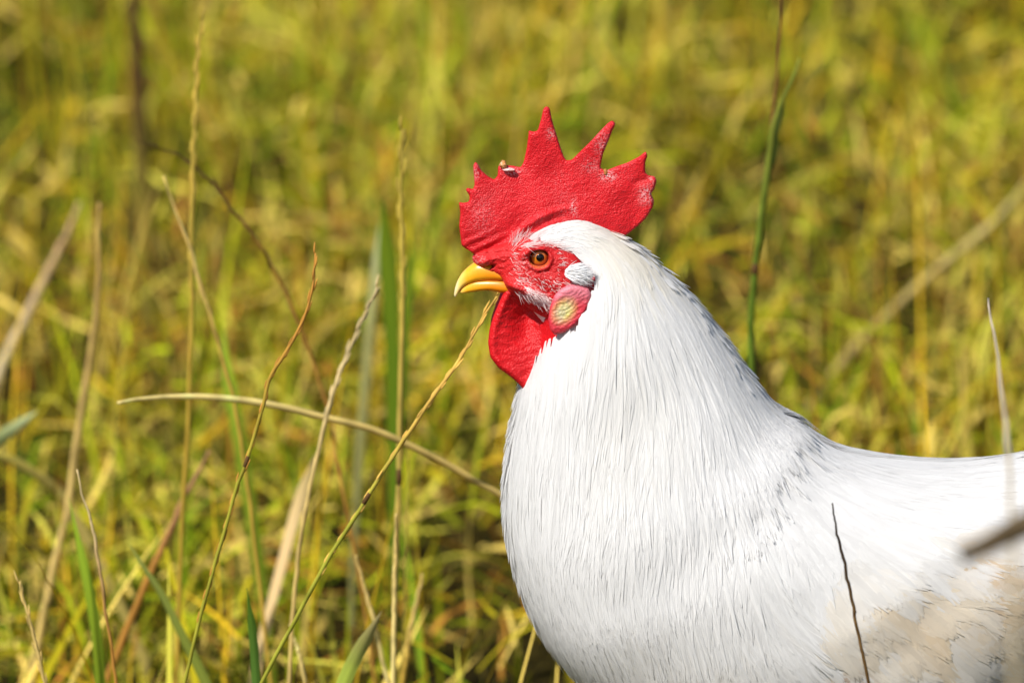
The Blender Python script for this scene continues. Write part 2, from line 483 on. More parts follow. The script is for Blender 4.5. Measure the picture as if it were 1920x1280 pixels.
# ------------------------------------------------------------------ face (bare red skin, one shell round the front of the head)
# px, top py, bottom py, half width mm
FS = np.array([(886, 481, 487, 1.5), (893, 473, 496, 4.5), (905, 466, 503, 6.5), (930, 458, 512, 8.5), (942, 453, 519, 9.8), (952, 448, 543, 11.6), (960, 446, 550, 12.6),
               (980, 441, 566, 14.3), (1010, 440, 586, 15.8), (1040, 443, 600, 17.8), (1075, 456, 622, 19), (1122, 484, 650, 20.5)], float)
NFX, NFA = 230, 240
fx = np.linspace(FS[0, 0], FS[-1, 0], NFX)
ftop, fbot, fhw = [np.interp(fx, FS[:, 0], FS[:, k]) for k in (1, 2, 3)]
ker = np.ones(9) / 9
ftop, fbot, fhw = [np.convolve(np.pad(a, 4, 'edge'), ker, 'valid') for a in (ftop, fbot, fhw)]
aa = np.linspace(-math.pi, math.pi, NFA, endpoint=False)
Q = (ftop + fbot)[:, None] / 2 + ((fbot - ftop) / 2)[:, None] * se(np.cos(aa), .8)[None]
Y = fhw[:, None] * se(np.sin(aa), .62)[None]                       # mm
PXf = np.repeat(fx[:, None], NFA, 1)
IPY = Q + .92 * np.abs(Y)                                         # pixel row this skin shows at
def G(x, y, sx, sy, rot=0):
    a = math.radians(rot); dx = PXf - x; dy = IPY - y
    return np.exp(-((dx * math.cos(a) + dy * math.sin(a)) / sx) ** 2 - ((-dx * math.sin(a) + dy * math.cos(a)) / sy) ** 2)
EX, EY = 1011, 485
re_ = np.sqrt(((PXf - EX) / 1.12) ** 2 + (IPY - EY) ** 2)
bump = (3.2 * G(1008, 462, 36, 7, -3) + 4.4 * G(988, 470, 14, 7, -50)                      # brow
        + 1.4 * np.exp(-((re_ - 20) / 3.8) ** 2)                                           # lid ring
        - 4.5 * sm(-re_, -18, -13)                                                          # socket
        + 1.6 * G(1035, 530, 40, 12, 22) + .6 * G(1052, 490, 14, 14, 20)                   # cheek
                                                             # jaw fold
        + 1.5 * G(966, 530, 10, 12) + 4.2 * G(984, 543, 42, 9, 22)
        + 2.0 * G(911, 489, 14, 7, -10) - 3.6 * G(917, 502, 10, 3.0, -14)                    # nostril flap and slit
        - 1.0 * G(915, 476, 30, 3, -6) + .8 * G(935, 484, 16, 5, -6)
        - 1.8 * G(1100, 500, 12, 9, 30)                                                     # ear hollow
        + .35 * fbm(PXf / 5.0, IPY / 4.0, 41) + .25 * fbm(PXf / 2.2, IPY / 2.2, 42))
amt = np.clip(np.abs(np.sin(aa)) * 2.5, 0, 1)[None] * sm(PXf, 886, 900)
Y2 = Y + np.sign(np.sin(aa))[None] * bump * amt
FV = P(PXf, Q, 0.0); FV[..., 1] = Y2 / 1000
fc = np.ones(FV.shape)
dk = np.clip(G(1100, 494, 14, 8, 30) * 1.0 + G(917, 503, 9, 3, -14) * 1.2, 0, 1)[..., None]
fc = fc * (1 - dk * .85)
ring = (np.exp(-((re_ - 16.6) / 1.5) ** 2) * (.25 + .75 * sm(IPY, 485, 495)))[..., None] * .55
fc = fc * (1 - ring) + np.array([1.1, 16.0, 2.0]) * ring
ff = [(i * NFA + j, (i + 1) * NFA + j, (i + 1) * NFA + (j + 1) % NFA, i * NFA + (j + 1) % NFA) for i in range(NFX - 1) for j in range(NFA)]
ff += [tuple(range(NFA - 1, -1, -1))]
face = rpart('face', FV.reshape(-1, 3), ff, M_face, col=fc.reshape(-1, 3))

def face_y(px, py):
    """depth (m, near side, negative) of the skin seen at a pixel"""
    near = np.sin(aa) < 0
    A = PXf[:, near].ravel(); B = IPY[:, near].ravel(); C = Y2[:, near].ravel()
    i = np.argmin((A - px) ** 2 + (B - py) ** 2)
    return C[i] / 1000

# ------------------------------------------------------------------ eyes
t = NT('eye_iris'); co = t.coord()
sep = t.n('ShaderNodeSeparateXYZ'); t.l(co, sep.inputs[0])
vl = t.n('ShaderNodeCombineXYZ'); t.l(sep.outputs[0], vl.inputs[0]); t.l(sep.outputs[2], vl.inputs[2])
ln = t.n('ShaderNodeVectorMath', operation='LENGTH'); t.l(vl.outputs[0], ln.inputs[0])
ml = t.n('ShaderNodeMath', operation='MULTIPLY'); ml.inputs[1].default_value = 205.0; t.l(ln.outputs['Value'], ml.inputs[0])
nz = t.n('ShaderNodeTexNoise', Scale=1500.0, Detail=4.0); t.l(co, nz.inputs['Vector'])
c = t.ramp(ml.outputs[0], [(.30, (.55, .16, .015)), (.46, (.72, .20, .01)), (.62, (.52, .11, .008)), (.78, (.10, .015, .004)), (.92, (.35, .06, .01))])
c = t.mix(.35, c, nz.outputs[0], 'OVERLAY')
t.l(c, t.b.inputs['Base Color']); t.set(Roughness=.12, Coat_Weight=1.0, Coat_Roughness=.02)
M_iris = t.m
M_pupil = plain('pupil_black', (.004, .003, .003), .06, .1, 100.0, 0)
def sphere(c, r, n=28, m=18, sq=(1, 1, 1)):
    V = [c + r * np.array(sq) * np.array([math.sin(b) * math.cos(a), math.cos(b), math.sin(b) * math.sin(a)])
         for b in np.linspace(0.001, math.pi - .001, m) for a in np.linspace(0, 2 * math.pi, n, endpoint=False)]
    F = [(i * n + k, i * n + (k + 1) % n, (i + 1) * n + (k + 1) % n, (i + 1) * n + k) for i in range(m - 1) for k in range(n)]
    return np.array(V), F
for sgn in (-1, 1):
    ec = P(EX, EY, -.0165); ec[1] = -.0098; 
    ec = P(EX, EY, -.0160) * np.array([1, 0, 1]) + np.array([0, -.0100, 0]); ec[1] *= -sgn
    v, f = sphere(np.zeros(3), .0055)
    e = new_obj('eye', v, f, M_iris, rooster); e.location = ec - OFF
    v, f = sphere(np.array([.0003, sgn * .00330, .0002]), .00268, 24, 12, (1, .98, 1))
    new_obj('pupil', v, f, M_pupil, e)

# ------------------------------------------------------------------ beak
BK_U = np.array([(851.6, 550, 553, .35), (853, 541, 556.5, 1.0), (856, 531, 554, 1.7), (860, 522, 547, 2.4), (866, 512.5, 539, 3.2), (874, 504, 533.5, 4.0),
                 (884, 496, 529.5, 5.0), (895, 489, 527, 5.9), (910, 488, 525, 6.9), (930, 492, 524, 8.0), (955, 505, 522, 9.0)])
BK_L = np.array([(860.5, 545, 548, .7), (868, 536, 549.5, 2.3), (878, 528, 547.8, 3.6), (890, 522, 545.8, 4.8), (905, 519, 543.5, 6.1), (920, 517, 543, 7.2), (945, 516, 547, 8.4), (972, 521, 548, 8.2)])
t = NT('beak_horn'); co = t.coord()
sep = t.n('ShaderNodeSeparateXYZ'); t.l(co, sep.inputs[0])
mr = t.n('ShaderNodeMapRange'); mr.inputs[1].default_value = float(P(851, 540)[0] - OFF[0]); mr.inputs[2].default_value = float(P(955, 540)[0] - OFF[0])
t.l(sep.outputs[0], mr.inputs[0])
nz = t.n('ShaderNodeTexNoise', Scale=260.0, Detail=6.0); t.l(co, nz.inputs['Vector'])
ad = t.n('ShaderNodeMath', operation='MULTIPLY_ADD'); t.l(nz.outputs[0], ad.inputs[0]); ad.inputs[1].default_value = .16; t.l(mr.outputs[0], ad.inputs[2])
c = t.ramp(ad.outputs[0], [(.08, (.76, .66, .40)), (.18, (.84, .58, .13)), (.32, (.86, .42, .015)), (.8, (.80, .25, .006))])
t.l(c, t.b.inputs['Base Color']); t.set(Roughness=.33, Subsurface_Weight=.1, Subsurface_Scale=.002)
bp = t.n('ShaderNodeBump', Strength=.12, Distance=.0004); t.l(nz.outputs[0], bp.inputs['Height']); t.l(bp.outputs[0], t.b.inputs['Normal'])
M_beak = t.m
def loft_x(T, n, m, e1=.85, e2=.8, shift=.6):
    s = np.linspace(0, len(T) - 1, n); A = spline(T, n)
    a = np.linspace(-math.pi, math.pi, m, endpoint=False)
    q = (A[:, 1] + A[:, 2])[:, None] / 2 + ((A[:, 2] - A[:, 1]) / 2)[:, None] * se(np.cos(a), e1)[None]
    y = A[:, 3:4] * se(np.sin(a), e2)[None] * (.78 + .22 * (np.cos(a)[None] + 1) / 2)
    v = P(np.repeat(A[:, :1], m, 1), q, 0.0); v[..., 1] = y / 1000
    f = [(i * m + j, (i + 1) * m + j, (i + 1) * m + (j + 1) % m, i * m + (j + 1) % m) for i in range(n - 1) for j in range(m)]
    f += [tuple(range(m - 1, -1, -1)), tuple(range((n - 1) * m, n * m))]
    return v.reshape(-1, 3), f
beak = rpart('beak', *loft_x(BK_U, 60, 40), M_beak)
rpart('lower_mandible', *loft_x(BK_L, 40, 32), M_beak)

# ------------------------------------------------------------------ comb, wattles, ear lobes: outlines with real thickness
def seg_dist(pts, poly):
    d = np.full(len(pts), 1e9)
    for k in range(len(poly)):
        a = poly[k]; b = poly[(k + 1) % len(poly)]; ab = b - a
        tt = np.clip(((pts - a) @ ab) / (ab @ ab + 1e-9), 0, 1)
        d = np.minimum(d, np.linalg.norm(pts - a - tt[:, None] * ab, axis=1))
    return d
def flap(outline, y0, thick, mid, spacing=2.4, smooth_out=True):
    """closed fleshy flap from an outline (photo px at depth y0); thick(px,py,d)->half thickness mm; mid(px,py)->mid-plane offset mm"""
    o = np.array(outline, float)
    pts = []
    for k in range(len(o)):
        a, b = o[k], o[(k + 1) % len(o)]
        m = max(1, int(np.linalg.norm(b - a) / spacing))
        pts += [a + (b - a) * i / m for i in range(m)]
    B = np.array(pts)
    for _ in range(2): B = .25 * np.roll(B, 1, 0) + .5 * B + .25 * np.roll(B, -1, 0)
    x0, y0_, x1, y1 = *B.min(0), *B.max(0)
    gx_, gy_ = np.meshgrid(np.arange(x0, x1, spacing), np.arange(y0_, y1, spacing))
    I = np.stack([gx_.ravel(), gy_.ravel()], 1) + rng.uniform(-.25, .25, (gx_.size, 2)) * spacing
    I = I[in_poly(I[:, 0], I[:, 1], B)]
    I = I[seg_dist(I, B) > spacing * .55]
    A = np.vstack([B, I]); nb = len(B)
    vv, _, tri, *_ = delaunay_2d_cdt([Vector(p) for p in A], [], [list(range(nb))], 1, 1e-6)
    vv = np.array([tuple(v) for v in vv])
    d = seg_dist(vv, B); bd = d < 1e-4
    h = np.where(bd, 0, thick(vv[:, 0], vv[:, 1], d)); m = mid(vv[:, 0], vv[:, 1])
    base = P(vv[:, 0], vv[:, 1], y0)
    f_ = base.copy(); f_[:, 1] += (m - h) / 1000
    b_ = base.copy(); b_[:, 1] += (m + h) / 1000
    n = len(vv); idx = np.where(bd, np.arange(n), np.arange(n) + n)
    F = [tuple(q) for q in tri] + [tuple(int(idx[i]) for i in reversed(q)) for q in tri]
    V = np.vstack([f_, b_])
    used = np.unique(np.array(F)); re = np.full(2 * n, -1); re[used] = np.arange(len(used))
    return V[used], [tuple(int(re[i]) for i in q) for q in F], np.vstack([vv, vv])[used]

CZ = [(115, 1280), (95, 1110), (105, 1000), (92, 905), (130, 915), (180, 905), (185, 855), (150, 800), (165, 783), (215, 800), (228, 760), (215, 600),
      (235, 563), (260, 590), (285, 640), (340, 690), (395, 722), (425, 690), (430, 605), (460, 590), (510, 600), (560, 605), (625, 620), (650, 570),
      (675, 450), (690, 330), (690, 298), (730, 312), (770, 300), (800, 190), (818, 110), (845, 90), (872, 105), (890, 200), (920, 300), (950, 400),
      (985, 500), (1010, 556), (1060, 550), (1130, 480), (1210, 400), (1300, 300), (1370, 228), (1410, 203), (1438, 235), (1410, 290), (1380, 370),
      (1330, 490), (1305, 612), (1350, 640), (1440, 600), (1540, 565), (1640, 510), (1695, 462), (1710, 500), (1690, 560), (1690, 650), (1720, 675),
      (1770, 678), (1788, 715), (1770, 790), (1738, 830), (1767, 890), (1755, 950), (1700, 1040), (1640, 1100), (1570, 1160), (1500, 1210), (1420, 1228),
      (1330, 1195), (1250, 1180), (1150, 1290), (1000, 1380), (700, 1440), (450, 1440), (260, 1400), (190, 1330), (150, 1310)]
comb_o = [(840 + a / 4.571, 180 + b / 4.571) for a, b in CZ]
def comb_t(x, y, d):
    e = np.clip(d / 6, 0, 1)
    k = np.sqrt(1 - (1 - e) ** 2) * (.62 + .38 * sm(d, 0, 45))
    base = sm(y, 320, 470)
    h = (2.1 + 2.4 * base) * k
    fold = np.exp(-((np.hypot(x - 1110, y - 560) - 185 + .1 * (x - 1000)) / 5) ** 2) * sm(-x, -1090, -1040)
    h += 1.1 * fold * k - .7 * np.exp(-((np.hypot(x - 1110, y - 560) - 172 + .1 * (x - 1000)) / 4) ** 2) * sm(-x, -1080, -1030) * k
    h += k * (.30 * fbm(x / 22, y / 15, 51) +   .05 * fbm(x / 5, y / 4, 52, 3) + .07 * fbm(x / 2, y / 1.7, 56, 2))
    # wrinkles over the beak
    h += k * .45 * np.sin((y + .5 * x) / 3.2) * sm(y, 425, 455) * sm(-x, -975, -945)
    # curled furrow on the back lobe
    h -= .8 * np.exp(-((y - 338 + .35 * (x - 1200)) / 6) ** 2) * sm(x, 1175, 1205) * k
    return np.maximum(h, .12)
def comb_m(x, y):
    return 1.2 * np.sin(x / 70.0) * sm(-y, -420, -300) - 1.6 * sm(x, 1180, 1225) + 1.0 * fbm(x / 60, y / 60, 53)
v, f, q = flap(comb_o, 0.0, comb_t, comb_m, 2.2)
fl = np.zeros(len(q))
for cx, cy, sx, sy, am in ((960, 322, 16, 6, 1), (1140, 328, 14, 9, 1), (1032, 250, 7, 10, .7), (1130, 270, 14, 26, .5), (1213, 362, 14, 16, .9), (1076, 385, 5, 14, .8),
                           (893, 325, 6, 12, .6), (1110, 310, 18, 14, .35), (905, 400, 20, 30, .25), (1222, 335, 6, 10, .6)):
    fl = np.maximum(fl, .6 * am * np.exp(-((q[:, 0] - cx) / sx) ** 2 - ((q[:, 1] - cy) / sy) ** 2))
comb = rpart('comb', v, f, M_comb, col=np.repeat(fl[:, None], 3, 1))
# scabs at two broken teeth
M_scab = skin_material('dry_scab', (.50, .20, .05), (.10, .03, .01), (.8, .7, .5), .6, 900, .0, .8)
M_pale = skin_material('peeling_skin', (.76, .42, .40), (.62, .16, .17), (.85, .80, .72), .6, 900, .05, .8)
def lump(px, py, y, sx, sz, sy, seed, squash=.35):
    v, f = sphere(np.zeros(3), 1.0, 18, 12)
    r = 1 + squash * fbm(v[:, 0] * 2.2 + seed, v[:, 2] * 2.2 + v[:, 1] * 1.7, seed)
    v = v * r[:, None] * np.array([sx, sy, sz]) / 1000 + P(px, py, y)
    return v, f
for px, py, sx, sz, m_, sd_ in ((943, 309, 1.7, 1.9, M_scab, 61), (953, 318, 3.4, .8, M_pale, 62), (1136, 322, 1.3, 1.3, M_scab, 63), (1143, 325, 3.0, 1.6, M_pale, 64)):
    rpart('scab', *lump(px, py, -.0006, sx, sz, 1.6, sd_), m_, comb).parent = comb

WO = [(948, 541), (938, 562), (927, 588), (918, 615), (915, 642), (919, 668), (935, 688), (955, 702), (972, 716), (986, 733), (998, 712), (1014, 684), (1028, 655), (1040, 636),
      (1054, 620), (1054, 600), (1046, 582), (1010, 560), (978, 548), (962, 540)]
def wat_t(x, y, d):
    e = np.clip(d / 11, 0, 1)
    rim = np.exp(-((d - 9) / 7) ** 2)
    h = np.sqrt(1 - (1 - e) ** 2) * (1.7 + .9 * rim) + e * (.08 * np.sin(y / 2.6 + 2.9 * fbm(x / 20, y / 20, 55)) + .3 * fbm(x / 9, y / 7, 54) + .12 * fbm(x / 3, y / 2.2, 57, 2))
    return np.maximum(h, .1)
v, f, _ = flap(WO, -.0062, wat_t, lambda x, y: 7.0 * np.exp(-((x - 990) / 29) ** 2 - ((y - 594) / 46) ** 2) - 3.0 * sm(y, 610, 720) - 11.0 * sm(x, 1012, 1046), 2.4)
rpart('wattle', v, f, M_wattle)
v2, f2, _ = flap([(x + 3, y - 4) for x, y in WO], -.0090, wat_t, lambda x, y: - 3.0 * sm(y, 610, 720), 3.0)
v2 = v2 * np.array([1, -1, 1])
rpart('wattle', v2, [q[::-1] for q in f2], M_wattle)

# ear lobes: pale yellow centre in a pink rim
t = NT('ear_lobe_skin'); co = t.coord(); at_ = t.attr()
w1 = t.n('ShaderNodeTexNoise', Scale=900.0, Detail=5.0); t.l(co, w1.inputs['Vector'])
t.l(t.mix(.5, at_, w1.outputs[0], 'OVERLAY'), t.b.inputs['Base Color']); t.set(Roughness=.45, Subsurface_Weight=.1, Subsurface_Scale=.002)
bp = t.n('ShaderNodeBump', Strength=.7, Distance=.0006); t.l(w1.outputs[0], bp.inputs['Height']); t.l(bp.outputs[0], t.b.inputs['Normal'])
M_lobe = t.m
LO = [(1052, 541), (1066, 534), (1085, 533), (1104, 541), (1110, 552), (1106, 572), (1096, 592), (1080, 609), (1060, 621), (1040, 627), (1031, 616), (1028, 597), (1031, 575), (1040, 553)]
def lobe_wr(x, y): return np.sin(((y - 575) + .55 * (x - 1065)) / 1.5 + 5.0 * fbm(x / 9, y / 9, 71))
def lobe_t(x, y, d):
    e = np.clip(d / 10, 0, 1)
    inner = sm(d, 3, 9)
    return np.maximum(np.sqrt(1 - (1 - e) ** 2) * 2.2 + (.16 * inner) * lobe_wr(x, y), .1)
for sgn in (1, -1):
    v, f, q = flap(LO, -.0228, lobe_t, lambda x, y: -1.5 * sm(y, 560, 620), 1.8)
    x, y = q[:, 0], q[:, 1]
    m = np.exp(-(((x - 1058 - .0 * y) * .80 + (y - 580) * .6) / 20) ** 2 - (((y - 580) * .8 - (x - 1058) * .6) / 27) ** 2)
    m = np.clip(m * 1.6 - .35, 0, 1)[:, None]
    nzl = (.5 + .5 * fbm(x / 9, y / 9, 72))[:, None]
    ctrc = np.array([.60, .52, .30]) * (1 - nzl) + np.array([.74, .62, .08]) * nzl
    rimc = np.array([.58, .03, .05]) * (1 - .5 * sm(-y, -575, -545)[:, None]) + np.array([.70, .30, .36]) * .5 * sm(-y, -575, -545)[:, None]
    wr = (.90 + .10 * lobe_wr(x, y))[:, None]
    colr = rimc * (1 - m) + ctrc * wr * m
    v = v * np.array([1, sgn, 1])
    rpart('ear_lobe', v, f if sgn > 0 else [g[::-1] for g in f], M_lobe, col=colr)

# ------------------------------------------------------------------ hairs: ear tuft, bristles on the face
def hairs(roots, dirs, lens, width, bend, segs=4, col=(.85, .83, .80), seed=0):
    r = np.random.default_rng(seed); n = len(roots)
    dirs = dirs / np.linalg.norm(dirs, axis=1, keepdims=True)
    side = np.cross(dirs, np.array([0, 1.0, 0]) + r.normal(0, .25, (n, 3))); side /= np.linalg.norm(side, axis=1, keepdims=True)
    rows = []
    for k in range(segs + 1):
        s = k / segs
        c = roots + dirs * (lens * s)[:, None] + bend * (lens * s * s)[:, None]
        w = width * (1 - .9 * s)
        rows.append(np.stack([c - side * w[:, None], c + side * w[:, None]], 1))
    V = np.stack(rows, 1)
    base = np.arange(n)[:, None] * (segs + 1) * 2; k2 = np.arange(segs)[None] * 2
    F = np.stack([base + k2, base + k2 + 1, base + k2 + 3, base + k2 + 2], -1).reshape(-1, 4)
    cc = np.asarray(col) * (1 + r.normal(0, .05, (n, 1)))
    C = np.broadcast_to(cc[:, None, None], V.shape)
    return V.reshape(-1, 3), F, np.clip(C.reshape(-1, 3), 0, .92)

def ear_tuft(sgn, seed):
    r = np.random.default_rng(seed); n = 900
    a = r.uniform(0, 2 * math.pi, n); q = np.sqrt(r.uniform(0, 1, n))
    x = 1077 + 19 * q * np.cos(a); y = 512 + 13 * q * np.sin(a)
    roots = P(x, y, -.0224 - .0018 * np.sqrt(1 - q ** 2 * .95))
    d = np.stack([1.0 + .3 * q * np.cos(a), -.30 - .15 * (1 - q), -.45 * q * np.sin(a) + .05], 1) + r.normal(0, .22, (n, 3))
    v, f, c = hairs(roots, d, r.uniform(.0028, .0056, n), np.full(n, .00030), np.array([.25, .25, -.1]), 4, (.88, .87, .87), seed)
    if sgn > 0: v = v * np.array([1, -1, 1])
    return v, f, c
for sgn in (-1, 1):
    rpart('ear_down', *(lambda q: (q[0] * np.array([1, -sgn, 1]), q[1]))(lump(1078, 513, -.0215, 4.6, 3.3, 1.4, 83, .12)), M_under)
    o = rpart('ear_tuft', *(lambda q: (q[0], q[1]))(ear_tuft(sgn, 81)), M_down, col=ear_tuft(sgn, 81)[2]); o['kind'] = 'stuff'

r = np.random.default_rng(90)
RB = []
def scatter_line(pts, n, spread, ln, dx, dz, w=.00011):
    s = spline(np.array(pts, float), n)
    for k in range(n):
        x = s[k, 0] + r.normal(0, spread); y = s[k, 1] + r.normal(0, spread)
        RB.append((x, y, ln * r.uniform(.6, 1.3), dx + r.normal(0, .3), dz + r.normal(0, .3), w))
scatter_line([(958, 478), (975, 466), (996, 458), (1027, 456), (1060, 464), (1092, 480), (1113, 500)], 330, 3.2, .0060, 1, .25, .00014)
scatter_line([(985, 540), (1005, 553), (1030, 566)], 130, 4, .0048, .9, -.55, .00015)
scatter_line([(965, 545), (990, 556), (1015, 570), (1035, 575)], 70, 3, .0045, .9, -.75, .00015)
scatter_line([(955, 470), (965, 495), (975, 520), (985, 540)], 170, 7, .0030, .8, -.3)
scatter_line([(985, 520), (1010, 528), (1040, 530), (1050, 545)], 210, 9, .0024, .8, -.35)
scatter_line([(1038, 470), (1055, 485), (1045, 505)], 90, 7, .0020, .9, -.2)
scatter_line([(1058, 532), (1080, 536), (1100, 530), (1108, 510)], 90, 4, .0042, .9, -.5)
scatter_line([(960, 462), (975, 448), (995, 437)], 150, 5, .0062, .35, 1.0)
RB = np.array(RB)
keep = np.hypot((RB[:, 0] - EX) / 1.12, RB[:, 1] - EY) > 26
RB = RB[keep]
ry = np.array([face_y(a, b) for a, b in RB[:, :2]])
roots = P(RB[:, 0], RB[:, 1], ry + .0002)
dirs = np.stack([RB[:, 3], -.45 + r.normal(0, .12, len(RB)), RB[:, 4]], 1)
v, f, c = hairs(roots, dirs, RB[:, 2], RB[:, 5], np.array([.1, .2, -.1]), 4, (.82, .66, .64), 91)
vm = v * np.array([1, -1, 1])
o = rpart('face_bristles', np.vstack([v, vm]), np.vstack([f, f + len(v)]), M_down, col=np.vstack([c, c])); o['kind'] = 'stuff'

# ------------------------------------------------------------------ legs, feet and tail (below and behind the frame)
for sgn in (-1, 1):
    hip = np.array([.150, sgn * .045, .270]); knee = np.array([.125, sgn * .05, .205]); hock = np.array([.175, sgn * .048, .120]); foot = np.array([.150, sgn * .05, .014])
    th = spline([hip + [.02, -sgn * .030, .03], hip + [.01, -sgn * .018, -.01], knee + [.01, 0, 0], (knee + hock) / 2, hock], 16)
    v, f = tube(th, np.interp(np.linspace(0, 1, 16), [0, .3, .6, .85, 1], [.020, .030, .025, .014, .008]), 16)
    rpart('thigh', v, f, M_under)
    v1 = tube(spline([hock + [0, 0, .006], hock, (hock + foot) / 2, foot], 12), np.array([.006, .0085, .0075, .0065, .006, .0058, .0058, .0058, .006, .0062, .007, .007]), 12)
    parts = [v1]
    leg = rpart('shank', *tube(spline([hock + [0, 0, .006], hock, (hock + foot) / 2, foot], 12), [.006, .0085, .0075, .0065, .006, .0058, .0058, .0058, .006, .0062, .007, .007], 12), M_scale)
    for ang, L in ((180, .062), (150, .052), (210, .052), (10, .022)):
        a = math.radians(ang); d = np.array([math.cos(a), math.sin(a), 0])
        pts = [foot + d * L * s + np.array([0, 0, -.006 * min(1, s * 3) + .002 * math.sin(s * 9)]) for s in np.linspace(0, 1, 9)]
        rpart('toe', *tube(pts, np.linspace(.006, .0038, 9), 10), M_scale, leg).parent = leg
        e = pts[-1]
        rpart('claw', *tube([e, e + d * .006 + [0, 0, .001], e + d * .012 + [0, 0, -.004]], [.0034, .0024, .0005], 8), M_claw, leg).parent = leg
r = np.random.default_rng(5)
for k in range(16):
    s = k / 15; sgn = -1 if k % 2 else 1
    a0 = math.radians(38 + 40 * s + r.uniform(-5, 5)); L = .15 + .13 * s
    st = P(2120, 850, 0.0) + np.array([0, sgn * (.012 - .008 * s), -.02 + .03 * s])
    pts = []
    for q in np.linspace(0, 1, 14):
        ang = a0 - q * q * (.9 + .9 * s)
        pts.append((pts[-1] if pts else st) + (np.array([math.cos(ang), sgn * .10, math.sin(ang)]) * L / 13 if pts else 0))
    pts = np.array(pts); wv = .016 * np.minimum(1, np.linspace(0, 1, 14) * 3 + .25) * np.sqrt(np.clip(1.02 - np.linspace(0, 1, 14) ** 3, 0.02, 1))
    tan = np.gradient(pts, axis=0); tan /= np.linalg.norm(tan, axis=1, keepdims=True)
    side = np.cross(tan, [0, 1, 0]); 
    V = np.stack([pts - side * wv[:, None] + [0, sgn * .003, 0], pts - side * wv[:, None] * .1, pts + side * wv[:, None] * .1, pts + side * wv[:, None] + [0, sgn * .003, 0]], 1).reshape(-1, 3)
    F = np.array([(i * 4 + j, i * 4 + j + 1, i * 4 + 5 + j, i * 4 + 4 + j) for i in range(13) for j in range(3)])
    rpart('tail_feather', V, F, M_feather, col=np.tile([.84, .83, .80], (len(V), 1)))

# ------------------------------------------------------------------ grass (nobody could count it)
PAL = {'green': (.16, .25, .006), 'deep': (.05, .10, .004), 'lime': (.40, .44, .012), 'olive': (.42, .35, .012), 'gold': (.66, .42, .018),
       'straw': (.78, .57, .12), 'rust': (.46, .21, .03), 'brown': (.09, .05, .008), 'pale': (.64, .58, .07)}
def blades(n, xr, yr, Lr, wr, lean, curl, z0, palette, seed, segs=5, frus=True, clump=True):
    r = np.random.default_rng(seed)
    m = int(n * 3)
    y = r.uniform(yr[0], yr[1], m); x = r.uniform(xr[0], xr[1], m)
    half = .06 * (y + DIST) + .12
    if frus:
        pr = np.where(np.abs(x) < half, 1.0, np.clip(np.exp(-(np.abs(x) - half) / .35), .10, 1))
    else: pr = np.ones(m)
    if clump: pr = pr * np.clip(.55 + .8 * fbm(x * 12, y * 7, 300), .2, 1)
    k = r.uniform(0, 1, m) < pr / pr.max()
    x, y = x[k][:n], y[k][:n]; n = len(x)
    L = r.uniform(*Lr, n) ; w = r.uniform(*wr, n)
    az = r.uniform(0, 2 * math.pi, n); el = math.pi / 2 - np.abs(r.normal(lean[0], lean[1], n)); cu = r.normal(curl[0], curl[1], n)
    d = np.stack([np.cos(az), np.sin(az)], 1)
    names = list(palette); pw = np.array([palette[q] for q in names], float)
    base = np.array([PAL[q] for q in names])
    # patches share a colour
    ph = fbm(x * 5, y * 5, seed + 2)
    pick = (r.uniform(0, 1, n) * .7 + (.5 + .6 * ph) * .3)
    ci = np.searchsorted(np.cumsum(pw / pw.sum()), np.clip(pick, 0, .9999))
    col = base[np.clip(ci, 0, len(names) - 1)] * r.uniform(.45, 1.3, (n, 1))
    p = np.stack([x, y, ground_z(x, y) + r.uniform(z0[0], z0[1], n)], 1)
    rows = []; sdv = np.stack([-d[:, 1], d[:, 0], np.zeros(n)], 1)
    roll = r.uniform(-.9, .9, n); sdv[:, 2] = np.sin(roll); sdv[:, :2] *= np.cos(roll)[:, None]
    for q in range(segs + 1):
        s = q / segs
        ww = w * (1 - s ** 2.2 * .95) * (.6 + .4 * min(1, s * 3))
        rows.append(np.stack([p - sdv * ww[:, None], p + sdv * ww[:, None]], 1))
        a = el - cu * s
        p = p + np.stack([d[:, 0] * np.cos(a), d[:, 1] * np.cos(a), np.sin(a)], 1) * (L / segs)[:, None]
        p[:, 2] = np.maximum(p[:, 2], .003)
    V = np.stack(rows, 1)
    bs = np.arange(n)[:, None] * (segs + 1) * 2; k2 = np.arange(segs)[None] * 2
    F = np.stack([bs + k2, bs + k2 + 1, bs + k2 + 3, bs + k2 + 2], -1).reshape(-1, 4)
    C = np.broadcast_to(col[:, None, None], V.shape)
    return V.reshape(-1, 3), F, C.reshape(-1, 3)

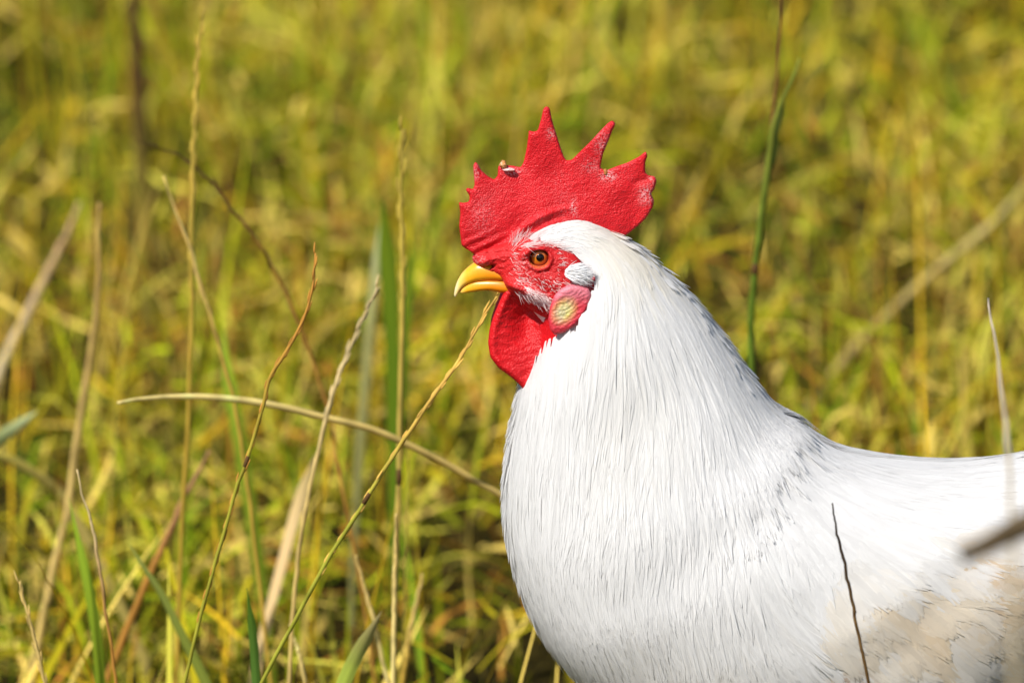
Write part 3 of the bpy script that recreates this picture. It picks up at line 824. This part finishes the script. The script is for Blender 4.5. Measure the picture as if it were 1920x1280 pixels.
def stuff(name, sets, label, cat):
    V, F, C, n = [], [], [], 0
    for v, f, c in sets: V.append(v); F.append(f + n); C.append(c); n += len(v)
    o = new_obj(name, np.concatenate(V), np.concatenate(F), M_blade, None, np.concatenate(C))
    tag(o, label, cat, kind='stuff')
XR = (-3.2, 3.2)
mix_mat = {'deep': 1.0, 'green': 1.9, 'lime': 2.0, 'pale': 1.6, 'olive': 1.8, 'gold': .9, 'straw': 2.6, 'rust': 1.5, 'brown': 2.2}  # the deep and brown shares also paint in shadow between the blades
mix_up = {'deep': .8, 'green': 2.4, 'pale': .8, 'lime': 2.2, 'olive': 2.0, 'gold': 1.3, 'straw': 1.0, 'rust': .4}
mix_tall = {'olive': 1.5, 'gold': 2.5, 'straw': 2, 'rust': 1.2, 'brown': .6, 'green': .6}
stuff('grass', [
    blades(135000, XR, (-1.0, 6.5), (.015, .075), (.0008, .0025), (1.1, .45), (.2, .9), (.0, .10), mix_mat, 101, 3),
    blades(20000, XR, (-1.0, 6.5), (.06, .19), (.0010, .0026), (.5, .4), (.7, .7), (-.01, .0), mix_up, 102, 5),
    blades(4200, XR, (.25, 6.5), (.12, .34), (.0006, .0014), (.22, .16), (.25, .35), (-.01, .0), mix_tall, 103, 7),
    blades(800, XR, (.25, 6.5), (.12, .26), (.0016, .0032), (.30, .2), (.6, .5), (-.01, .0), mix_up, 104, 7),
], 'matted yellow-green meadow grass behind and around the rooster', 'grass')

# ------------------------------------------------------------------ single stalks and blades one can pick out
GOLD = (.58, .38, .06); TAN = (.70, .51, .17); PALE = (.86, .70, .26); OCH = (.48, .23, .045); GRN = (.22, .30, .02); DGRN = (.06, .12, .01); BRN = (.13, .07, .025); GREY = (.68, .53, .26); LGRN = (.30, .44, .03); DARK = (.05, .035, .025); RED = (.38, .20, .09)
def to_ground(p):
    """carry a stalk from its last seen point down to the ground"""
    p = np.asarray(p, float); d = p[-1] - p[-2]; d = d / np.linalg.norm(d)
    if d[2] > -.45: d = np.array([d[0] * .5, d[1] * .5, -.85]); d /= np.linalg.norm(d)
    k = p[-1][2] + .008
    q = [p[-1] + d * (k / -d[2]) * s for s in (.33, .66, 1.0)]
    for i, s in enumerate((.33, .66, 1.0)): q[i][:2] = p[-1][:2] + (q[i][:2] - p[-1][:2]) * (1 - .35 * s)
    return np.vstack([p, q])
def depth_pts(pix_, y0, y1=None):
    pts = np.array(pix_, float); yy = np.linspace(y0, y0 if y1 is None else y1, len(pts))
    return P(pts[:, 0], pts[:, 1], yy)
def stalk(label, pix_, y0, rad, c_top, c_low, head=0.0, y1=None, knots=0, seed=1, ground=True):
    """round grass stalk; head = share of the visible length that carries spikelets"""
    p = depth_pts(pix_, y0, y1)
    if ground: p = to_ground(p)
    n = 60; s = spline(p, n); tq = np.linspace(0, 1, n)
    rr = np.random.default_rng(seed)
    s += np.stack([fbm(tq * 40, tq * 0, seed) * .0006, fbm(tq * 35, tq * 0, seed + 1) * .0006, tq * 0], 1)
    base = s[-1].copy(); base[2] = 0
    root = empty('grass_stalk', base); tag(root, label, 'grass stalk')
    rad = rad * .78; rad_ = rad * (0.6 + .6 * sm(tq, 0, .3))
    v, f = tube(s - base, rad_, 7)
    col = np.repeat(np.array(c_top)[None] * (1 - sm(tq, .15, .55))[:, None] + np.array(c_low)[None] * sm(tq, .15, .55)[:, None], 7, 0)
    col = col * (1 + .12 * rr.normal(0, 1, (n, 1)).repeat(7, 0))
    new_obj('stem', v, f, M_blade, root, np.clip(col, .005, .9))
    if head > 0:
        ln = np.concatenate([[0], np.cumsum(np.linalg.norm(np.diff(s, axis=0), axis=1))])
        tot = ln[-1] * head; st = max(rad * 6.5, .006); parts = []; d = .001; k = 0
        while d < tot:
            i = np.searchsorted(ln, d); i = min(max(i, 1), n - 2)
            f_ = (d - ln[i - 1]) / (ln[i] - ln[i - 1] + 1e-9); c0 = s[i - 1] * (1 - f_) + s[i] * f_
            up = s[i - 1] - s[i]; up /= np.linalg.norm(up)
            sd_ = np.array([1.0, .0, .0]) * (1 if k % 2 else -1) + np.array([0, rr.normal(0, .4), 0])
            sd_ -= up * (sd_ @ up); sd_ /= np.linalg.norm(sd_)
            L = st * 1.25 * rr.uniform(.8, 1.15)
            a = c0 + sd_ * rad * .5
            pts = [a, a + up * L * .4 + sd_ * rad * .55, a + up * L * .75 + sd_ * rad * .6, a + up * L + sd_ * rad * .75]
            vv, fff = tube(np.array(pts) - base, np.array([.35, .7, .5, .08]) * rad * 1.0, 6)
            parts.append((vv, fff, np.array(c_top) * rr.uniform(.7, 1.35)))
            d += st; k += 1
        V, F, C = mesh_join(parts)
        new_obj('seed_head', V, F, M_blade, root, np.clip(C, .005, .9))
    for k in range(knots):
        i = int(n * (.45 + .25 * k)); v, f = tube(s[i - 1:i + 2] - base, np.array([rad * 1.0, rad * 1.45, rad * 1.0]), 7)
        new_obj('node', v, f, M_blade, root, np.tile(np.array(BRN), (len(v), 1)))
    return root
def blade(label, pix_, y0, half, c_top, c_low, y1=None, seed=1, ground=True):
    """flat grass leaf with a folded midrib"""
    p = depth_pts(pix_, y0, y1)
    if ground: p = to_ground(p)
    n = 34; s = spline(p, n); tq = np.linspace(0, 1, n)
    rr = np.random.default_rng(seed)
    base = s[-1].copy(); base[2] = 0
    tan = np.gradient(s, axis=0); tan /= np.linalg.norm(tan, axis=1, keepdims=True)
    ref = np.array([.25, 1.0, .15]); side = np.cross(tan, ref); side /= np.linalg.norm(side, axis=1, keepdims=True)
    nrm = np.cross(side, tan)
    w = half * np.minimum(1, (tq / .22 + .03)) * (1 - .45 * sm(tq, .5, 1))
    sh = s - base
    tw = .5 * np.sin(tq * 5 + seed)[:, None]
    side = side * np.cos(tw) + nrm * np.sin(tw)
    rows = np.stack([sh - side * w[:, None] + nrm * w[:, None] * .3, sh - side * w[:, None] * .5 + nrm * w[:, None] * .08, sh, sh + side * w[:, None] * .5 + nrm * w[:, None] * .08, sh + side * w[:, None] + nrm * w[:, None] * .3], 1)
    F = np.array([(i * 5 + j, i * 5 + j + 1, i * 5 + 6 + j, i * 5 + 5 + j) for i in range(n - 1) for j in range(4)])
    col = (np.array(c_top)[None] * (1 - sm(tq, 0, .5))[:, None] + np.array(c_low)[None] * sm(tq, 0, .5)[:, None]).repeat(5, 0)
    col = col * np.tile([1.0, .9, 1.15, .9, 1.0], n)[:, None]
    o = new_obj('grass_blade', rows.reshape(-1, 3), F, M_blade, None, np.clip(col, .005, .9)); o.location = base
    tag(o, label, 'grass blade')
    return o

stalk('orange-brown ryegrass stalk with spiky seed head, green lower down, left of the rooster', [(592, 475), (584, 540), (568, 600), (540, 652), (510, 702), (490, 770), (460, 870), (438, 930), (405, 1050), (370, 1180), (345, 1290)], .06, .0010, (.56, .27, .05), (.38, .36, .04), .42, seed=2, knots=1)
stalk('golden ryegrass stalk leaning up to the right with its tip just under the beak', [(932, 552), (890, 625), (840, 705), (780, 790), (740, 850), (690, 930), (620, 1040), (560, 1150), (490, 1280)], .05, .0011, (.74, .46, .10), (.36, .36, .04), .34, seed=3, knots=1)
stalk('pale arching straw bent over sideways with its tip at the left', [(222, 755), (260, 748), (320, 744), (400, 745), (500, 757), (600, 780), (700, 806), (800, 850), (880, 895), (960, 945), (1040, 1030)], .22, .0019, PALE, (.74, .54, .16), y1=.32, seed=4)
stalk('tallest thin golden stalk, reaching nearly to the top edge, upper left', [(380, 40), (371, 110), (362, 300), (360, 450), (360, 600), (352, 800), (340, 1000), (330, 1240)], .42, .0014, (.56, .40, .07), (.54, .36, .05), .3, seed=5)
stalk('thin straw stalk leaning left, crossing the tall golden stalk', [(305, 330), (335, 410), (362, 480), (380, 550), (402, 615), (430, 720), (455, 850), (470, 960)], .40, .0011, TAN, GOLD, seed=6)
stalk('dark brown arching stalk with thin seed head curving down to the right', [(280, 270), (340, 295), (400, 345), (440, 400), (490, 462), (540, 560), (580, 660), (612, 760), (632, 860)], .46, .0009, (.10, .06, .02), (.48, .24, .05), .42, seed=7)
stalk('upright golden stalk between the dark green leaf and the beak', [(753, 242), (752, 350), (754, 500), (752, 640), (750, 800), (746, 960), (741, 1100), (738, 1240)], .34, .0016, (.56, .42, .07), (.58, .42, .10), .22, seed=8, knots=1)
stalk('grey-tan stalk leaning left to right below the dark green leaf', [(708, 538), (680, 600), (640, 690), (615, 770), (590, 870), (570, 970), (555, 1080), (546, 1230)], .24, .0012, GREY, TAN, .2, seed=9)
stalk('thick blurred straw stalk curving down at the far left', [(186, 380), (186, 470), (182, 560), (165, 690), (145, 820), (128, 950), (100, 1060), (80, 1160)], .62, .0022, (.50, .33, .10), TAN, seed=10)
stalk('thin dark brown bent stalk at the lower left, beside the bright green leaf', [(143, 880), (165, 960), (178, 1010), (190, 1090), (205, 1190), (218, 1285)], .12, .0009, GREY, OCH, seed=11)
stalk('short thin tan stalk in the bottom left corner', [(35, 1090), (50, 1140), (68, 1210), (85, 1290)], .10, .0009, TAN, TAN, .3, seed=12)
stalk('reddish-brown broken stalk slanting up to the right, left of the spiky orange stalk', [(393, 845), (350, 925), (312, 1010), (282, 1075)], .50, .0021, RED, OCH, seed=13)
stalk('tan upright stalk in front of the lowest part of the golden upright stalk', [(744, 962), (742, 1040), (740, 1120), (738, 1240)], .20, .0014, TAN, PALE, seed=14)
stalk('thin straw slanting down to the right at the bottom, left of the tan upright stalk', [(668, 1040), (682, 1100), (700, 1160), (722, 1250)], .28, .0012, TAN, PALE, seed=15)
stalk('slim straw rising at the bottom, right of the tan upright stalk', [(792, 1075), (780, 1130), (768, 1190), (757, 1260)], .40, .0014, TAN, GOLD, seed=16)
stalk('pale straw at the bottom slanting left, under the grey-tan stalk', [(543, 1170), (556, 1210), (572, 1270)], .25, .0012, PALE, TAN, seed=17)
stalk('blurred pale pinkish dry stem leaning at the left edge', [(150, 380), (110, 470), (70, 550), (20, 650), (-20, 740)], 1.15, .0032, (.56, .38, .18), (.74, .60, .36), seed=18)
stalk('blurred dark brown stem standing at the top left edge of the photo', [(252, -40), (256, 60), (260, 200), (266, 330), (272, 430), (276, 560)], 1.65, .0058, (.10, .05, .02), (.30, .25, .04), seed=19)
r16 = stalk('green stalk with forked brown tip standing behind the rooster neck', [(1500, 110), (1474, 175), (1450, 235), (1442, 300), (1428, 400), (1416, 500), (1408, 600), (1410, 700), (1412, 800)], .46, .0021, (.20, .22, .03), (.13, .20, .02), seed=20, knots=1)
tp = spline(depth_pts([(1466, -20), (1458, 130), (1447, 240), (1443, 300)], .50), 20)
vv, fff = tube(tp - np.array(r16.location), np.linspace(.0006, .0014, 20), 6)
new_obj('awn', vv, fff, M_blade, r16, np.tile((.20, .09, .03), (len(vv), 1)))
tp = spline(depth_pts([(1470, 190), (1452, 250), (1446, 300), (1430, 350)], .498), 16)
vv, fff = tube(tp - np.array(r16.location), .0008 + .0020 * np.sin(np.linspace(0, 1, 16) * math.pi), 7)
new_obj('leaf_sheath', vv, fff, M_blade, r16, np.tile((.12, .17, .03), (len(vv), 1)))
stalk('pale grey dry stalk in front of the rooster saddle at the right edge', [(1852, 560), (1870, 660), (1884, 780), (1892, 870), (1896, 960), (1900, 1100), (1904, 1290)], -.12, .0010, (.60, .50, .36), (.62, .52, .34), y1=-1.3, seed=21)
stalk('strongly blurred dark twig poking in from the right edge in front of the wing', [(1800, 1042), (1850, 1022), (1920, 985), (1990, 952), (2080, 922), (2180, 925), (2270, 985), (2330, 1100), (2360, 1300)], -1.1, .0060, (.10, .07, .035), (.12, .09, .04), seed=22)
stalk('thin dark bent stalk standing in front of the rooster wing', [(1561, 943), (1566, 985), (1577, 1030), (1590, 1090), (1600, 1140), (1612, 1200), (1632, 1290)], -.17, .0008, DARK, (.16, .09, .03), seed=23, knots=1)
stalk('blurred tan straw lying diagonally at the far right', [(1925, 340), (1870, 410), (1800, 470), (1740, 520)], 1.5, .0030, (.55, .45, .16), (.48, .36, .12), seed=24)
blade('dark green broad leaf standing left of the golden upright stalk', [(718, 372), (722, 440), (730, 540), (734, 640), (736, 760)], .85, .0055, (.15, .21, .010), (.10, .16, .008), seed=2)
blade('dark green narrow leaf just right of the golden upright stalk', [(772, 420), (770, 500), (762, 600), (756, 700)], .95, .0035, (.14, .20, .010), (.10, .16, .008), seed=3)
blade('pale grey-green leaf beside the dark green broad leaf', [(716, 400), (706, 470), (698, 560), (690, 650)], .90, .0028, (.40, .42, .20), (.36, .34, .12), seed=4)
blade('bright green leaf at the lower left, beside the thin dark brown stalk', [(128, 930), (148, 1020), (165, 1100), (180, 1190), (188, 1290)], .30, .0028, LGRN, GRN, seed=5)
blade('dark green slender leaf at the bottom, right of the spiky orange stalk base', [(462, 1100), (470, 1160), (476, 1220), (480, 1290)], .14, .0022, DGRN, (.10, .20, .03), seed=6)
blade('broad pale green leaf tip at the bottom, left of the rooster breast', [(716, 1145), (690, 1190), (665, 1235), (640, 1290)], .16, .0036, (.42, .34, .14), (.34, .42, .06), seed=7)
blade('blurred pale pinkish dry leaf above the bottom centre left', [(592, 850), (575, 900), (555, 960), (535, 1030)], .55, .0034, (.66, .50, .20), (.76, .54, .26), seed=8)
blade('blurred yellowish dry leaf entering at the left edge', [(-30, 845), (20, 862), (70, 893), (112, 925), (150, 990)], .75, .0040, (.48, .40, .08), (.46, .36, .10), seed=9)
blade('grey-green leaf slanting down to the right at the lower left', [(240, 1015), (270, 1065), (305, 1120), (345, 1200), (385, 1280)], .30, .0028, (.30, .34, .08), (.22, .26, .04), seed=10)
blade('fresh green upright leaf near the arching straw', [(418, 600), (425, 690), (440, 780), (452, 850)], .75, .0042, LGRN, GRN, seed=11)
blade('blurred pale green leaf edge at the left side', [(70, 770), (30, 800), (-20, 840), (-60, 900)], .70, .0040, (.45, .50, .25), (.3, .36, .1), seed=12)
